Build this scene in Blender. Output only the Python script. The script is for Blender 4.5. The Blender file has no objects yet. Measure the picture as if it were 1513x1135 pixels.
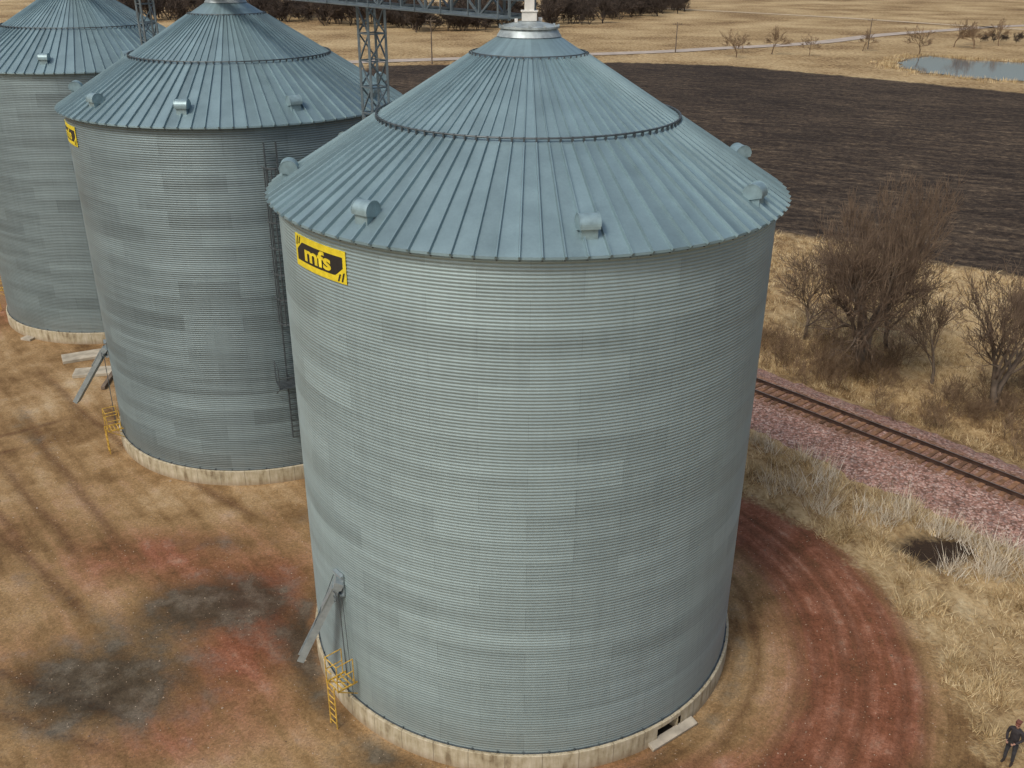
import bpy, math, random
import numpy as np
from mathutils import Matrix, Vector
random.seed(7); RNG=np.random.default_rng(11)
SC=bpy.context.scene; COL=bpy.context.collection
rad=math.radians
SC.view_settings.view_transform='Standard'; SC.view_settings.look='None'; SC.view_settings.exposure=0
# ---------------- camera
H=24.6
Rm=(Matrix.Rotation(math.pi/2-rad(24.7),3,'X')@Matrix.Rotation(rad(0.4),3,'Z'))
cam=bpy.data.cameras.new('camera'); co=bpy.data.objects.new('camera',cam); COL.objects.link(co)
co.matrix_world=Matrix.Translation((0,0,H))@Rm.to_4x4(); cam.lens=33.3; cam.sensor_width=36; cam.clip_end=9000
SC.camera=co
# ---------------- node helpers
def new_mat(name):
    m=bpy.data.materials.new(name); m.use_nodes=True; nt=m.node_tree; nt.nodes.clear()
    o=nt.nodes.new('ShaderNodeOutputMaterial'); b=nt.nodes.new('ShaderNodeBsdfPrincipled'); nt.links.new(b.outputs[0],o.inputs[0])
    return m,nt,b
def setin(nt,node,k,v):
    s=node.inputs[k]
    if isinstance(v,bpy.types.NodeSocket): nt.links.new(v,s)
    else:
        if isinstance(v,(tuple,list)) and len(v)==3 and s.type=='RGBA': v=(*v,1)
        s.default_value=v
def nd(nt,t,ins=None,**pr):
    n=nt.nodes.new(t)
    for k,v in pr.items(): setattr(n,k,v)
    for k,v in (ins or {}).items(): setin(nt,n,k,v)
    return n
def M(nt,op,a,b=None,c=None,clamp=False):
    n=nt.nodes.new('ShaderNodeMath'); n.operation=op; n.use_clamp=clamp
    for i,v in enumerate((a,b,c)):
        if v is not None: setin(nt,n,i,v)
    return n.outputs[0]
def mix(nt,f,a,b,bl='MIX'):
    n=nt.nodes.new('ShaderNodeMix'); n.data_type='RGBA'; n.blend_type=bl
    setin(nt,n,0,f); setin(nt,n,6,a); setin(nt,n,7,b); return n.outputs[2]
def grey(nt,v): return nd(nt,'ShaderNodeCombineXYZ',{0:v,1:v,2:v}).outputs[0]
def aniso(nt,tc,phi,sc):
    r=nd(nt,'ShaderNodeMapping',{0:tc,2:(0,0,rad(-phi))}).outputs[0]
    return nd(nt,'ShaderNodeMapping',{0:r,3:sc}).outputs[0]
def ramp(nt,f,st):
    n=nt.nodes.new('ShaderNodeValToRGB'); e=n.color_ramp.elements
    while len(e)<len(st): e.new(0.5)
    for i,(p_,c) in enumerate(st):
        e[i].position=p_; e[i].color=(*c,1) if len(c)==3 else c
    nt.links.new(f,n.inputs[0]); return n.outputs[0]
def noise(nt,vec,sc,det=4,rough=.55,out=0):
    return nd(nt,'ShaderNodeTexNoise',{'Vector':vec,'Scale':sc,'Detail':det,'Roughness':rough}).outputs[out]
def mapr(nt,v,a,b,c=0,d=1,smooth=False):
    n=nd(nt,'ShaderNodeMapRange',{0:v,1:a,2:b,3:c,4:d}); n.clamp=True
    if smooth: n.interpolation_type='SMOOTHSTEP'
    return n.outputs[0]
def bump(nt,b,h,st=.5,dist=.02):
    n=nd(nt,'ShaderNodeBump',{'Height':h,'Strength':st,'Distance':dist}); nt.links.new(n.outputs[0],b.inputs['Normal'])
def simple(name,col,rough=.7,metal=0,var=.25,scale=6,bm=0):
    m,nt,b=new_mat(name); tc=nt.nodes.new('ShaderNodeTexCoord').outputs['Object']
    n=noise(nt,tc,scale,4)
    c=ramp(nt,n,[(.35,tuple(x*(1-var) for x in col)),(.65,tuple(min(1,x*(1+var)) for x in col))])
    nt.links.new(c,b.inputs['Base Color']); b.inputs['Roughness'].default_value=rough; b.inputs['Metallic'].default_value=metal
    if bm: bump(nt,b,noise(nt,tc,scale*7,2),bm,.02)
    return m
# ---------------- mesh helpers
def np_mesh(name,verts,faces,mat=None,smooth=False,attrs=None,link=True):
    me=bpy.data.meshes.new(name); verts=np.asarray(verts,dtype=np.float32); faces=np.asarray(faces,dtype=np.int32)
    k=faces.shape[1]; me.vertices.add(len(verts)); me.vertices.foreach_set('co',verts.ravel())
    me.loops.add(faces.size); me.loops.foreach_set('vertex_index',faces.ravel())
    me.polygons.add(len(faces)); me.polygons.foreach_set('loop_start',np.arange(0,faces.size,k,dtype=np.int32))
    me.polygons.foreach_set('loop_total',np.full(len(faces),k,dtype=np.int32))
    me.polygons.foreach_set('use_smooth',np.full(len(faces),smooth,dtype=bool))
    me.update(calc_edges=True)
    for n,a in (attrs or {}).items():
        at=me.attributes.new(n,'FLOAT','POINT'); at.data.foreach_set('value',np.asarray(a,dtype=np.float32))
    if mat: me.materials.append(mat)
    ob=bpy.data.objects.new(name,me)
    if link: COL.objects.link(ob)
    return ob
class MB:
    def __init__(s): s.v=[]; s.f=[]; s.m=[]; s.mi=0
    def add(s,vs,fs):
        o=len(s.v); s.v+= [tuple(x) for x in vs]; s.f+=[tuple(i+o for i in f) for f in fs]; s.m+=[s.mi]*len(fs)
    def box(s,c,size,R=None):
        c=Vector(c); vs=[]
        for x in (-.5,.5):
            for y in (-.5,.5):
                for z in (-.5,.5):
                    q=Vector((x*size[0],y*size[1],z*size[2]))
                    vs.append(c+(R@q if R else q))
        s.add(vs,[(0,1,3,2),(4,6,7,5),(0,4,5,1),(2,3,7,6),(0,2,6,4),(1,5,7,3)])
    def frame(s,p0,p1,up=(0,0,1)):
        z=(Vector(p1)-Vector(p0)).normalized(); x=Vector(up).cross(z)
        if x.length<1e-3: x=Vector((1,0,0)).cross(z)
        x.normalize(); y=z.cross(x); return x,y,z
    def tube(s,p0,p1,r,n=8,r1=None,up=(0,0,1)):
        r1=r if r1 is None else r1; x,y,z=s.frame(p0,p1,up); vs=[]
        for P,rr in ((Vector(p0),r),(Vector(p1),r1)):
            for i in range(n):
                a=2*math.pi*i/n; vs.append(P+x*math.cos(a)*rr+y*math.sin(a)*rr)
        fs=[(i,(i+1)%n,n+(i+1)%n,n+i) for i in range(n)]+[tuple(range(n))[::-1],tuple(range(n,2*n))]
        s.add(vs,fs)
    def beam(s,p0,p1,w,h,up=(0,0,1)):
        x,y,z=s.frame(p0,p1,up); vs=[]
        for P in (Vector(p0),Vector(p1)):
            for a,b in ((-1,-1),(1,-1),(1,1),(-1,1)): vs.append(P+x*a*w/2+y*b*h/2)
        s.add(vs,[(0,1,5,4),(1,2,6,5),(2,3,7,6),(3,0,4,7),(3,2,1,0),(4,5,6,7)])
    def ob(s,name,mats,parent=None,smooth=False,bevel=0):
        me=bpy.data.meshes.new(name); me.from_pydata(s.v,[],s.f)
        for m in (mats if isinstance(mats,(list,tuple)) else [mats]): me.materials.append(m)
        me.polygons.foreach_set('material_index',s.m); me.polygons.foreach_set('use_smooth',[smooth]*len(s.f)); me.update()
        o=bpy.data.objects.new(name,me); COL.objects.link(o)
        if parent: o.parent=parent
        if bevel:
            bv=o.modifiers.new('bevel','BEVEL'); bv.width=bevel; bv.segments=2
        return o
def empty(name,loc=(0,0,0)):
    e=bpy.data.objects.new(name,None); e.location=loc; COL.objects.link(e); e.empty_display_size=.5; return e
def pol(r,deg,z=0): return Vector((r*math.cos(rad(deg)),r*math.sin(rad(deg)),z))
# ---------------- sdf helpers
def sdf(poly,X,Y):
    P=np.array(poly,float); d=np.full(X.shape,1e9); ins=np.zeros(X.shape,bool); n=len(P)
    for i in range(n):
        ax,ay=P[i]; bx,by=P[(i+1)%n]; ex,ey=bx-ax,by-ay; wx,wy=X-ax,Y-ay
        t=np.clip((wx*ex+wy*ey)/(ex*ex+ey*ey),0,1); dd=(wx-ex*t)**2+(wy-ey*t)**2; d=np.minimum(d,dd)
        c=((ay>Y)!=(by>Y)); 
        with np.errstate(divide='ignore',invalid='ignore'):
            xi=(bx-ax)*(Y-ay)/(by-ay+1e-12)+ax
        ins^=(c&(X<xi))
    d=np.sqrt(d); return np.where(ins,-d,d)
def segd(a,b,X,Y):
    ex,ey=b[0]-a[0],b[1]-a[1]; wx,wy=X-a[0],Y-a[1]; t=np.clip((wx*ex+wy*ey)/(ex*ex+ey*ey),0,1)
    return np.sqrt((wx-ex*t)**2+(wy-ey*t)**2),t
B1=(.45,31.0); B2=(-13.95,49.2); B3=(-29.1,67.6)
DIRT=[(-300,20),(-60,-40),(15,-40),(15.7,15),(15.9,23.3),(16.2,24.9),(16.35,27.6),(16.4,30.3),(15.8,33.4),(14.7,36.5),(12.9,39),(11.4,40.3),(4,47),(-5,60),(-22,82),(-45,100),(-300,160)]
FIELD=[(-33,227),(0,233),(26,238),(51,232),(80,206),(97.5,188.5),(160,165),(500,120),(500,-60),(80,48),(55,67),(42.5,75.4),(34.6,80.3),(29.9,86.1),(25.3,88.3),(10,98),(-20,140),(-34,185)]
POND=[(90,232),(92,240),(99,250),(107,258),(114,248),(125,243),(142,240),(138,220),(118,212),(107.8,206),(97,212),(91,224)]
TC=np.array([20.2,46.2]); TD=np.array([.652,-.758]); TN=np.array([.758,.652]); CURV=1/900.
def track(s,o):
    a=s*CURV; px=TC+TD*s - TN*(s*s*CURV/2); t=TD-TN*a; n=TN+TD*a
    return px[0]+n[0]*o,px[1]+n[1]*o
def track_off(X,Y):
    s=(X-TC[0])*TD[0]+(Y-TC[1])*TD[1]; o=(X-TC[0])*TN[0]+(Y-TC[1])*TN[1]+s*s*CURV/2
    return s,o
# ---------------- materials
def wall_mat(name,amp,base,met=.3):
    m,nt,b=new_mat(name); tc=nt.nodes.new('ShaderNodeTexCoord').outputs['Object']
    x,y,z=nd(nt,'ShaderNodeSeparateXYZ',{0:tc}).outputs
    rnd=nt.nodes.new('ShaderNodeObjectInfo').outputs['Random']
    ang=M(nt,'MULTIPLY',M(nt,'ARCTAN2',y,x),18/(2*math.pi))
    rz=M(nt,'DIVIDE',z,.82); ring=M(nt,'FLOOR',rz)
    u=M(nt,'ADD',ang,M(nt,'MULTIPLY',M(nt,'MODULO',ring,2),.5)); cell=M(nt,'FLOOR',u)
    v=nd(nt,'ShaderNodeCombineXYZ',{0:cell,1:ring,2:M(nt,'MULTIPLY',rnd,40)}).outputs[0]
    t1=nd(nt,'ShaderNodeTexWhiteNoise',{'Vector':v}).outputs[0]
    v2=nd(nt,'ShaderNodeCombineXYZ',{0:3.3,1:ring,2:M(nt,'MULTIPLY',rnd,17)}).outputs[0]
    t2=nd(nt,'ShaderNodeTexWhiteNoise',{'Vector':v2}).outputs[0]
    mp=nd(nt,'ShaderNodeMapping',{0:tc,3:(.12,.12,1.6)}).outputs[0]; t3=noise(nt,mp,1.5,4)
    mp2=nd(nt,'ShaderNodeMapping',{0:tc,3:(2.2,2.2,.12)}).outputs[0]; t4=noise(nt,mp2,2,4,.65)
    s=M(nt,'MULTIPLY',M(nt,'SUBTRACT',t1,.5),.28*amp)
    s=M(nt,'ADD',s,M(nt,'MULTIPLY',M(nt,'SUBTRACT',t2,.5),.26*amp))
    s=M(nt,'ADD',s,M(nt,'MULTIPLY',M(nt,'SUBTRACT',t3,.5),.9*amp))
    s=M(nt,'ADD',s,M(nt,'MULTIPLY',M(nt,'SUBTRACT',t4,.5),.26))
    sp=noise(nt,tc,9,3); s=M(nt,'ADD',s,M(nt,'MULTIPLY',M(nt,'SUBTRACT',sp,.5),.16))
    fu=M(nt,'FRACT',u); seam=M(nt,'LESS_THAN',fu,.006)
    zs=M(nt,'LESS_THAN',M(nt,'FRACT',rz),.03)
    s=M(nt,'SUBTRACT',s,M(nt,'MULTIPLY',seam,.22)); s=M(nt,'SUBTRACT',s,M(nt,'MULTIPLY',zs,.07))
    cor=M(nt,'SINE',M(nt,'MULTIPLY',M(nt,'SUBTRACT',z,.8),2*math.pi/.1017)); s=M(nt,'ADD',s,M(nt,'MULTIPLY',cor,.12))  # corrugation shading painted into the colour: crests lighter, valleys darker
    g=M(nt,'ADD',1.0,s)
    c=nd(nt,'ShaderNodeVectorMath',{0:base,1:grey(nt,g)},operation='MULTIPLY').outputs[0]
    low=mapr(nt,z,2.2,.8); c=mix(nt,M(nt,'MULTIPLY',M(nt,'MULTIPLY',low,t4),.35),c,(.22,.17,.11))
    nt.links.new(c,b.inputs['Base Color']); b.inputs['Metallic'].default_value=met
    nt.links.new(mapr(nt,t3,.3,.7,.38,.50),b.inputs['Roughness']); return m
NRIB=90
def roof_mat():
    m,nt,b=new_mat('roof_steel'); tc=nt.nodes.new('ShaderNodeTexCoord').outputs['Object']
    x,y,z=nd(nt,'ShaderNodeSeparateXYZ',{0:tc}).outputs; rnd=nt.nodes.new('ShaderNodeObjectInfo').outputs['Random']
    cell=M(nt,'FLOOR',M(nt,'MULTIPLY',M(nt,'ARCTAN2',y,x),NRIB/(2*math.pi)))
    t1=nd(nt,'ShaderNodeTexWhiteNoise',{'Vector':nd(nt,'ShaderNodeCombineXYZ',{0:cell,1:M(nt,'MULTIPLY',rnd,33),2:M(nt,'GREATER_THAN',z,19.75)}).outputs[0]}).outputs[0]
    t2=noise(nt,tc,1.1,5,.6); t3=noise(nt,tc,14,3)
    s=M(nt,'ADD',M(nt,'MULTIPLY',M(nt,'SUBTRACT',t1,.5),.26),M(nt,'MULTIPLY',M(nt,'SUBTRACT',t2,.5),.5))
    s=M(nt,'ADD',s,M(nt,'MULTIPLY',M(nt,'SUBTRACT',t3,.5),.22)); g=M(nt,'ADD',1.0,s)
    c=nd(nt,'ShaderNodeVectorMath',{0:(.205,.30,.33),1:grey(nt,g)},operation='MULTIPLY').outputs[0]
    rst=mapr(nt,noise(nt,tc,3.5,4,.7),.70,.80); c=mix(nt,M(nt,'MULTIPLY',rst,.2),c,(.25,.2,.14))
    nt.links.new(c,b.inputs['Base Color']); b.inputs['Metallic'].default_value=.3
    nt.links.new(mapr(nt,t2,.3,.7,.34,.48),b.inputs['Roughness']); return m
def conc_mat():
    m,nt,b=new_mat('concrete'); tc=nt.nodes.new('ShaderNodeTexCoord').outputs['Object']
    x,y,z=nd(nt,'ShaderNodeSeparateXYZ',{0:tc}).outputs
    fr=M(nt,'FRACT',M(nt,'MULTIPLY',M(nt,'ARCTAN2',y,x),42/(2*math.pi)))
    jt=M(nt,'LESS_THAN',fr,.02)
    n=noise(nt,tc,1.3,5,.65); mp=nd(nt,'ShaderNodeMapping',{0:tc,3:(3,3,.5)}).outputs[0]; n2=noise(nt,mp,2,5); n3=noise(nt,tc,30,2)
    f=M(nt,'ADD',M(nt,'MULTIPLY',n,.5),M(nt,'MULTIPLY',n2,.5))
    c=ramp(nt,f,[(.36,(.21,.165,.10)),(.46,(.40,.35,.235)),(.56,(.50,.45,.33)),(.66,(.58,.53,.41))])
    c=mix(nt,M(nt,'MULTIPLY',jt,.7),c,(.12,.1,.07))
    c=mix(nt,M(nt,'MULTIPLY',mapr(nt,z,.35,0),.55),c,(.22,.14,.08))
    nt.links.new(c,b.inputs['Base Color']); b.inputs['Roughness'].default_value=.9; bump(nt,b,n3,.4,.01); return m
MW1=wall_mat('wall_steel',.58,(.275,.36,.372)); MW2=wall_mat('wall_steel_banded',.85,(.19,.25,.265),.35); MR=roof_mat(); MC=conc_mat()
MG=simple('galvanised_steel',(.32,.38,.40),.45,.4,.15,3); MD=simple('dark_steel',(.10,.12,.13),.55,.5,.2,4)
MV=simple('vent_steel',(.26,.37,.40),.42,.3,.15,4); MWH=simple('white_paint',(.66,.66,.62),.55,0,.1,4)
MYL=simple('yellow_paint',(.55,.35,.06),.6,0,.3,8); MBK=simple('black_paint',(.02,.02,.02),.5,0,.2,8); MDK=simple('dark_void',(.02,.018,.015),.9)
MSY=simple('sign_yellow',(.74,.60,.03),.5,0,.1,5)
MCAP=simple('cap_steel',(.36,.42,.43),.5,.3,.3,3)
# ---------------- grain bins
def roofz(r): return 22.75-.62*r
def wall_obj(name,mat,parent,k=6,NA=160):
    pitch=.1017; nc=165; NR=nc*k+1; zz=np.arange(NR)/k*pitch+.8
    r=8.0+.0095*np.sin(2*np.pi*np.arange(NR)/k)
    a=np.arange(NA)*2*np.pi/NA
    V=np.stack([np.outer(r,np.cos(a)),np.outer(r,np.sin(a)),np.outer(zz,np.ones(NA))],-1).reshape(-1,3)
    i,j=np.meshgrid(np.arange(NR-1),np.arange(NA),indexing='ij'); j2=(j+1)%NA
    F=np.stack([i*NA+j,i*NA+j2,(i+1)*NA+j2,(i+1)*NA+j],-1).reshape(-1,4)
    o=np_mesh(name,V,F,mat,True); o.parent=parent; return o
def bin_(center,wm,vents,vr,opening=None,k=6,NA=160):
    e=empty('grain_bin',(center[0],center[1],0))
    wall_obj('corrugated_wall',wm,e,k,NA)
    b=MB(); N=NRIB; rs=[.85,1.75,4.8,8.28]; vs=[]
    for r in rs:
        for i in range(N): vs.append(pol(r,(i)*360/N,roofz(r)))
    for i in range(N): vs.append(pol(8.29,i*360/N,roofz(8.28)-.07))
    for i in range(N): vs.append(pol(8.02,i*360/N,roofz(8.28)-.075))
    fs=[]
    for k in range(5):
        for i in range(N): fs.append((k*N+i,(k+1)*N+i,(k+1)*N+(i+1)%N,k*N+(i+1)%N))
    b.add(vs,fs)
    b.ob('roof_panels',MR,e)
    b=MB()
    for i in range(N):
        a=i*360/N
        for r0,r1,w,h in ((1.78,4.74,.024,.05),(4.84,8.34,.036,.085)):
            t=pol(1,a+90); n=Vector((.53*math.cos(rad(a)),.53*math.sin(rad(a)),.848)); c=[]
            for P in (pol(r0,a,roofz(r0)),pol(r1,a,roofz(r1))):
                c+= [P-t*w, P-t*w*.5+n*h, P+t*w*.5+n*h, P+t*w]
            b.add(c,[(0,4,5,1),(1,5,6,2),(2,6,7,3),(0,1,2,3),(4,7,6,5)])
    b.ob('roof_ribs',MR,e)
    b=MB(); NR2=128
    def ring(r,z,rt):
        for i in range(NR2): b.tube(pol(r,i*360/NR2,z),pol(r,(i+1)*360/NR2,z),rt,6)
    ring(4.8,roofz(4.8)+.13,.03)
    for i in range(N):
        a=i*360/N; b.beam(pol(4.8,a,roofz(4.8)),pol(4.8,a,roofz(4.8)+.16),.05,.06,up=pol(1,a))
    ring(1.78,roofz(1.78)+.06,.018)
    for i in range(0,N,2): b.box(pol(1.84,i*360/N,roofz(1.84)+.06),(.05,.05,.06))
    b.ob('stiffener_rings',MD,e)
    b=MB()
    for i in range(N): b.box(pol(8.2,i*360/N,roofz(8.2)-.13),(.05,.05,.1))
    b.ob('eave_clips',MD,e)
    b=MB(); prof=[(1.0,roofz(1.0)+.03),(.86,22.38),(.93,22.39),(.93,22.45),(.3,22.58),(0.001,22.58)]
    n=48; vs=[]
    for r,z in prof:
        for i in range(n): vs.append(pol(r,i*360/n,z))
    b.add(vs,[(k*n+i,(k+1)*n+i,(k+1)*n+(i+1)%n,k*n+(i+1)%n) for k in range(len(prof)-1) for i in range(n)])
    for i in range(12): b.box(pol(.9,i*30,22.47),(.07,.07,.05))
    b.ob('peak_cap',MCAP,e)
    b=MB(); b.box((0,0,22.72),(.46,.46,.26)); b.box((0,0,23.6),(.3,.3,1.6)); b.box((0,0,22.87),(.52,.52,.04)); b.box((.34,.2,22.62),(.12,.3,.1)); b.box((-.4,-.1,22.6),(.1,.4,.1))
    b.ob('fill_spout',MWH,e,bevel=.01)
    b=MB()
    for a in vents:
        P=pol(vr,a,roofz(vr)); o=pol(1,a); t=pol(1,a+90); K=16; L=.27; R_=.28; U=Vector((0,0,1))
        prof=[(-R_,-.22)]+[(-R_*math.cos(math.pi*k/K),R_*1.0*math.sin(math.pi*k/K)) for k in range(K+1)]+[(R_,-.08)]
        C=P+U*.22; n=len(prof)
        vs=[C+t*L*sd+o*q[0]+U*q[1] for sd in (-1,1) for q in prof]
        b.mi=0; b.add(vs,[(k,k+1,n+k+1,n+k) for k in range(n-1)]+[tuple(range(n))[::-1],tuple(range(n,2*n))])
        for sd in (-1,1):
            for k in range(1,n-2):
                q0,q1=prof[k],prof[k+1]; b.beam(C+t*L*sd+o*q0[0]*1.02+U*q0[1]*1.02,C+t*L*sd+o*q1[0]*1.02+U*q1[1]*1.02,.022,.022,up=t)
        Rt=Matrix((o,t,U)).transposed(); b.mi=0
        b.box(C+o*.04+U*-.22,(.34,.44,.28),Rt)
    b.ob('roof_vents',[MV,MDK],e)
    b=MB(); n=180; zt=.8; ro=8.16; ri=7.9
    def cols(a): return opening and opening[0]<=a<opening[1]
    for i in range(n):
        a0=i*2-180; a1=a0+2
        b.mi=0
        b.add([pol(ri,a0,zt),pol(ro-.02,a0,zt),pol(ro-.02,a1,zt),pol(ri,a1,zt)],[(0,1,2,3)])
        b.add([pol(ro-.02,a0,zt),pol(ro,a0,zt-.02),pol(ro,a1,zt-.02),pol(ro-.02,a1,zt)],[(0,1,2,3)])
        zb=.62 if cols(a0) else -.3
        b.add([pol(ro,a0,zb),pol(ro,a1,zb),pol(ro,a1,zt-.02),pol(ro,a0,zt-.02)],[(0,1,2,3)])
        if cols(a0):
            b.add([pol(ro,a0,.62),pol(ro,a1,.62),pol(7.2,a1,.62),pol(7.2,a0,.62)],[(0,1,2,3)])
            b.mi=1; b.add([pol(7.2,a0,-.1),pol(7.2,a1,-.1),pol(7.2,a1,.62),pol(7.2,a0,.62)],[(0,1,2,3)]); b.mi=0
    if opening:
        for a in opening: b.add([pol(ro,a,-.1),pol(7.2,a,-.1),pol(7.2,a,.62),pol(ro,a,.62)],[(0,1,2,3)])
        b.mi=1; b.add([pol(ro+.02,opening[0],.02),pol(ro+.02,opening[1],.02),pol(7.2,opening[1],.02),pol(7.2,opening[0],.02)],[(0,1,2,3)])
    b.ob('concrete_foundation',[MC,MDK],e)
    b=MB()
    for i in range(60): b.box(pol(8.05,i*6,.84),(.05,.05,.07),Matrix.Rotation(rad(i*6),3,'Z'))
    for i in range(120): b.beam(pol(8.03,i*3,.815),pol(8.03,i*3+3,.815),.07,.02)
    b.ob('base_angle_and_bolts',MD,e)
    return e
bin_(B1,MW1,[-172,-125,-79,-31,15,60,104,148],7.6,(-57,-49))
bin_(B2,MW2,[-166,-129,-92,-55,-17,20,60,100,150],7.4)
bin_(B3,MW2,[-160,-122,-85,-48,-10,40,90,140],7.4,None,4,128)
# ---------------- curved logo sign
def sign(center,a0,a1,z0,z1,name='company_sign'):
    e=empty(name,(center[0],center[1],0)); W=rad(a1-a0)*8; Hh=z1-z0
    def mp(x,y,d): 
        a=rad(a0)+x/8; return Vector(((8+d)*math.cos(a),(8+d)*math.sin(a),z0+y))
    def strip(fn_lo,fn_hi,x0,x1,d,n,mat,nm):
        b=MB(); vs=[]
        for i in range(n+1):
            x=x0+(x1-x0)*i/n; vs+= [mp(x,fn_lo(x),d),mp(x,fn_hi(x),d)]
        b.add(vs,[(2*i,2*i+2,2*i+3,2*i+1) for i in range(n)])
        vs2=[]
        for i in range(n+1):
            x=x0+(x1-x0)*i/n; vs2+= [mp(x,fn_lo(x),d),mp(x,fn_lo(x),0),mp(x,fn_hi(x),d),mp(x,fn_hi(x),0)]
        b.add(vs2,[(4*i,4*i+1,4*i+5,4*i+4) for i in range(n)]+[(4*i+2,4*i+6,4*i+7,4*i+3) for i in range(n)])
        return b.ob(nm,mat,e)
    strip(lambda x:0,lambda x:Hh,0,W,.03,24,MSY,'panel')
    lo=Hh*.20; hi=Hh*.80; mid=Hh*.5
    def f_lo(x):
        if x>W*.82: return lo+(x-W*.82)/(W*.13)*(mid-lo)*.9
        return lo
    def f_hi(x):
        if x<W*.18: return hi-(W*.18-x)/(W*.13)*(mid-lo)*.9
        return hi
    strip(f_lo,f_hi,W*.05,W*.95,.036,30,MBK,'black_band')
    b=MB()
    for (x,y0,y1) in ((W*.03,.66,.95),(W*.09,.72,.95),(W*.86,.05,.28),(W*.92,.05,.34)):
        b.add([mp(x,y0*Hh,.04),mp(x+.06,y0*Hh,.04),mp(x+.06+.09,y1*Hh,.04),mp(x+.09,y1*Hh,.04)],[(0,1,2,3)])
    b.ob('stripes',MBK,e)
    t=bpy.data.curves.new('t','FONT'); t.body='mfs'; t.size=1; t.offset=.03; to=bpy.data.objects.new('t',t); COL.objects.link(to)
    bpy.context.view_layer.update(); me=bpy.data.meshes.new_from_object(to.evaluated_get(bpy.context.evaluated_depsgraph_get()))
    bpy.data.objects.remove(to)
    xs=[v.co.x for v in me.vertices]; ys=[v.co.y for v in me.vertices]; X0,X1,Y0,Y1=min(xs),max(xs),min(ys),max(ys)
    for v in me.vertices:
        x=W*.24+(v.co.x-X0)/(X1-X0)*W*.52; y=Hh*.27+(v.co.y-Y0)/(Y1-Y0)*Hh*.52; v.co=mp(x,y,.046)
    me.materials.clear(); me.materials.append(MSY); o=bpy.data.objects.new('lettering',me); COL.objects.link(o); o.parent=e
sign(B1,-147.2,-128.4,16.18,17.12)
sign(B2,-157,-138.2,16.2,17.1)
sign(B3,-165,-146,16.25,17.15)
# ---------------- chutes
def chute(center,a_top,z_top,r_bot,a_bot,z_bot,w=.36):
    e=empty('unloading_chute',(center[0],center[1],0)); b=MB()
    top=pol(8.15,a_top,z_top); bot=pol(r_bot,a_bot,z_bot)
    x,y,z=b.frame(top,bot); n=x.cross(z)
    if n.z<0: n=-n
    vs=[]
    for P in (top,bot):
        vs+= [P-x*w/2-n*.1,P+x*w/2-n*.1,P+x*w/2+n*.14,P-x*w/2+n*.14,P-x*(w/2-.02)-n*.08,P+x*(w/2-.02)-n*.08,P+x*(w/2-.02)+n*.14,P-x*(w/2-.02)+n*.14]
    b.add(vs,[(0,8,9,1),(1,9,10,2),(3,11,8,0),(4,5,13,12),(5,6,14,13),(7,4,12,15),(2,10,14,6),(3,7,15,11),(8,12,13,9),(9,13,14,10),(8,11,15,12),(0,1,5,4)])
    q=top+(bot-top)*.3; b.beam(top+n*.16,q+n*.16,w+.04,.04,up=n)
    b.beam(top,top+(top-bot).normalized()*.25,w+.05,.3,up=n)
    b.ob('trough',MG,e)
    b=MB(); R_=Matrix.Rotation(rad(a_top),3,'Z')
    b.box(pol(8.04,a_top,z_top+.1),(.05,.5,.85),R_); b.box(pol(8.1,a_top,z_top+.48),(.1,.55,.06),R_); b.box(pol(8.1,a_top,z_top-.3),(.12,.45,.06),R_)
    b.ob('slide_gate_frame',MG,e)
    b=MB()
    b.tube(pol(8.25,a_top+1.5,z_top-.1),pol(8.3,a_top+3,1.0),.018,5); b.tube(pol(8.25,a_top+3,z_top-.1),pol(8.3,a_top+5,1.2),.012,5)
    b.tube(pol(8.1,a_top-2,z_top+.3),top+(bot-top)*.6+n*.1,.015,5)
    c=pol(8.35,a_top+.5,z_top-.25); 
    for k in range(10):
        a=k*36; t=pol(1,a_top+90)
        p=lambda an:c+t*.2*math.cos(rad(an))+Vector((0,0,.2*math.sin(rad(an))))
        b.tube(p(a),p(a+36),.018,5); 
        if k%3==0: b.tube(c,p(a),.014,5)
    b.ob('gate_wheel_and_cables',MD,e)
chute(B1,-139.5,5.35,9.35,-144.5,2.4); chute(B2,-155.5,5.3,10.1,-163,2.1); chute(B3,-175,5.2,10,-178,2.2)
# ---------------- yellow platform ladders
def plat(center,a,zp=1.7):
    e=empty('access_ladder',(center[0],center[1],0)); o=pol(1,a); t=pol(1,a+90); b=MB()
    P=lambda r,s,z: o*r+t*s+Vector((0,0,z))
    for s in (-.35,.35):
        for r in (8.2,8.85): b.tube(P(r,s,zp),P(r,s,zp+1.05),.02,6)
        for z in (zp+.55,zp+1.05): b.tube(P(8.2,s,z),P(8.85,s,z),.02,6)
        b.tube(P(8.1,s,zp-.5),P(8.85,s,zp),.02,6); b.beam(P(8.08,s,zp),P(8.87,s,zp),.04,.06)
    for z in (zp+.55,zp+1.05): b.tube(P(8.85,-.35,z),P(8.85,.0 if z<zp+1 else .35,z),.02,6)
    for k in range(5): b.beam(P(8.15+.17*k,-.36,zp),P(8.15+.17*k,.36,zp),.04,.03)
    for s in (-.2,.2): b.tube(P(8.92,s,0),P(8.92,s,zp+.1),.025,6)
    n=int(zp/.28)
    for k in range(n): b.tube(P(8.92,-.2,.2+.28*k),P(8.92,.2,.2+.28*k),.018,6)
    b.ob('yellow_frame',MYL,e)
plat(B1,-137.2); plat(B2,-147,1.4); plat(B3,-168)
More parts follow.
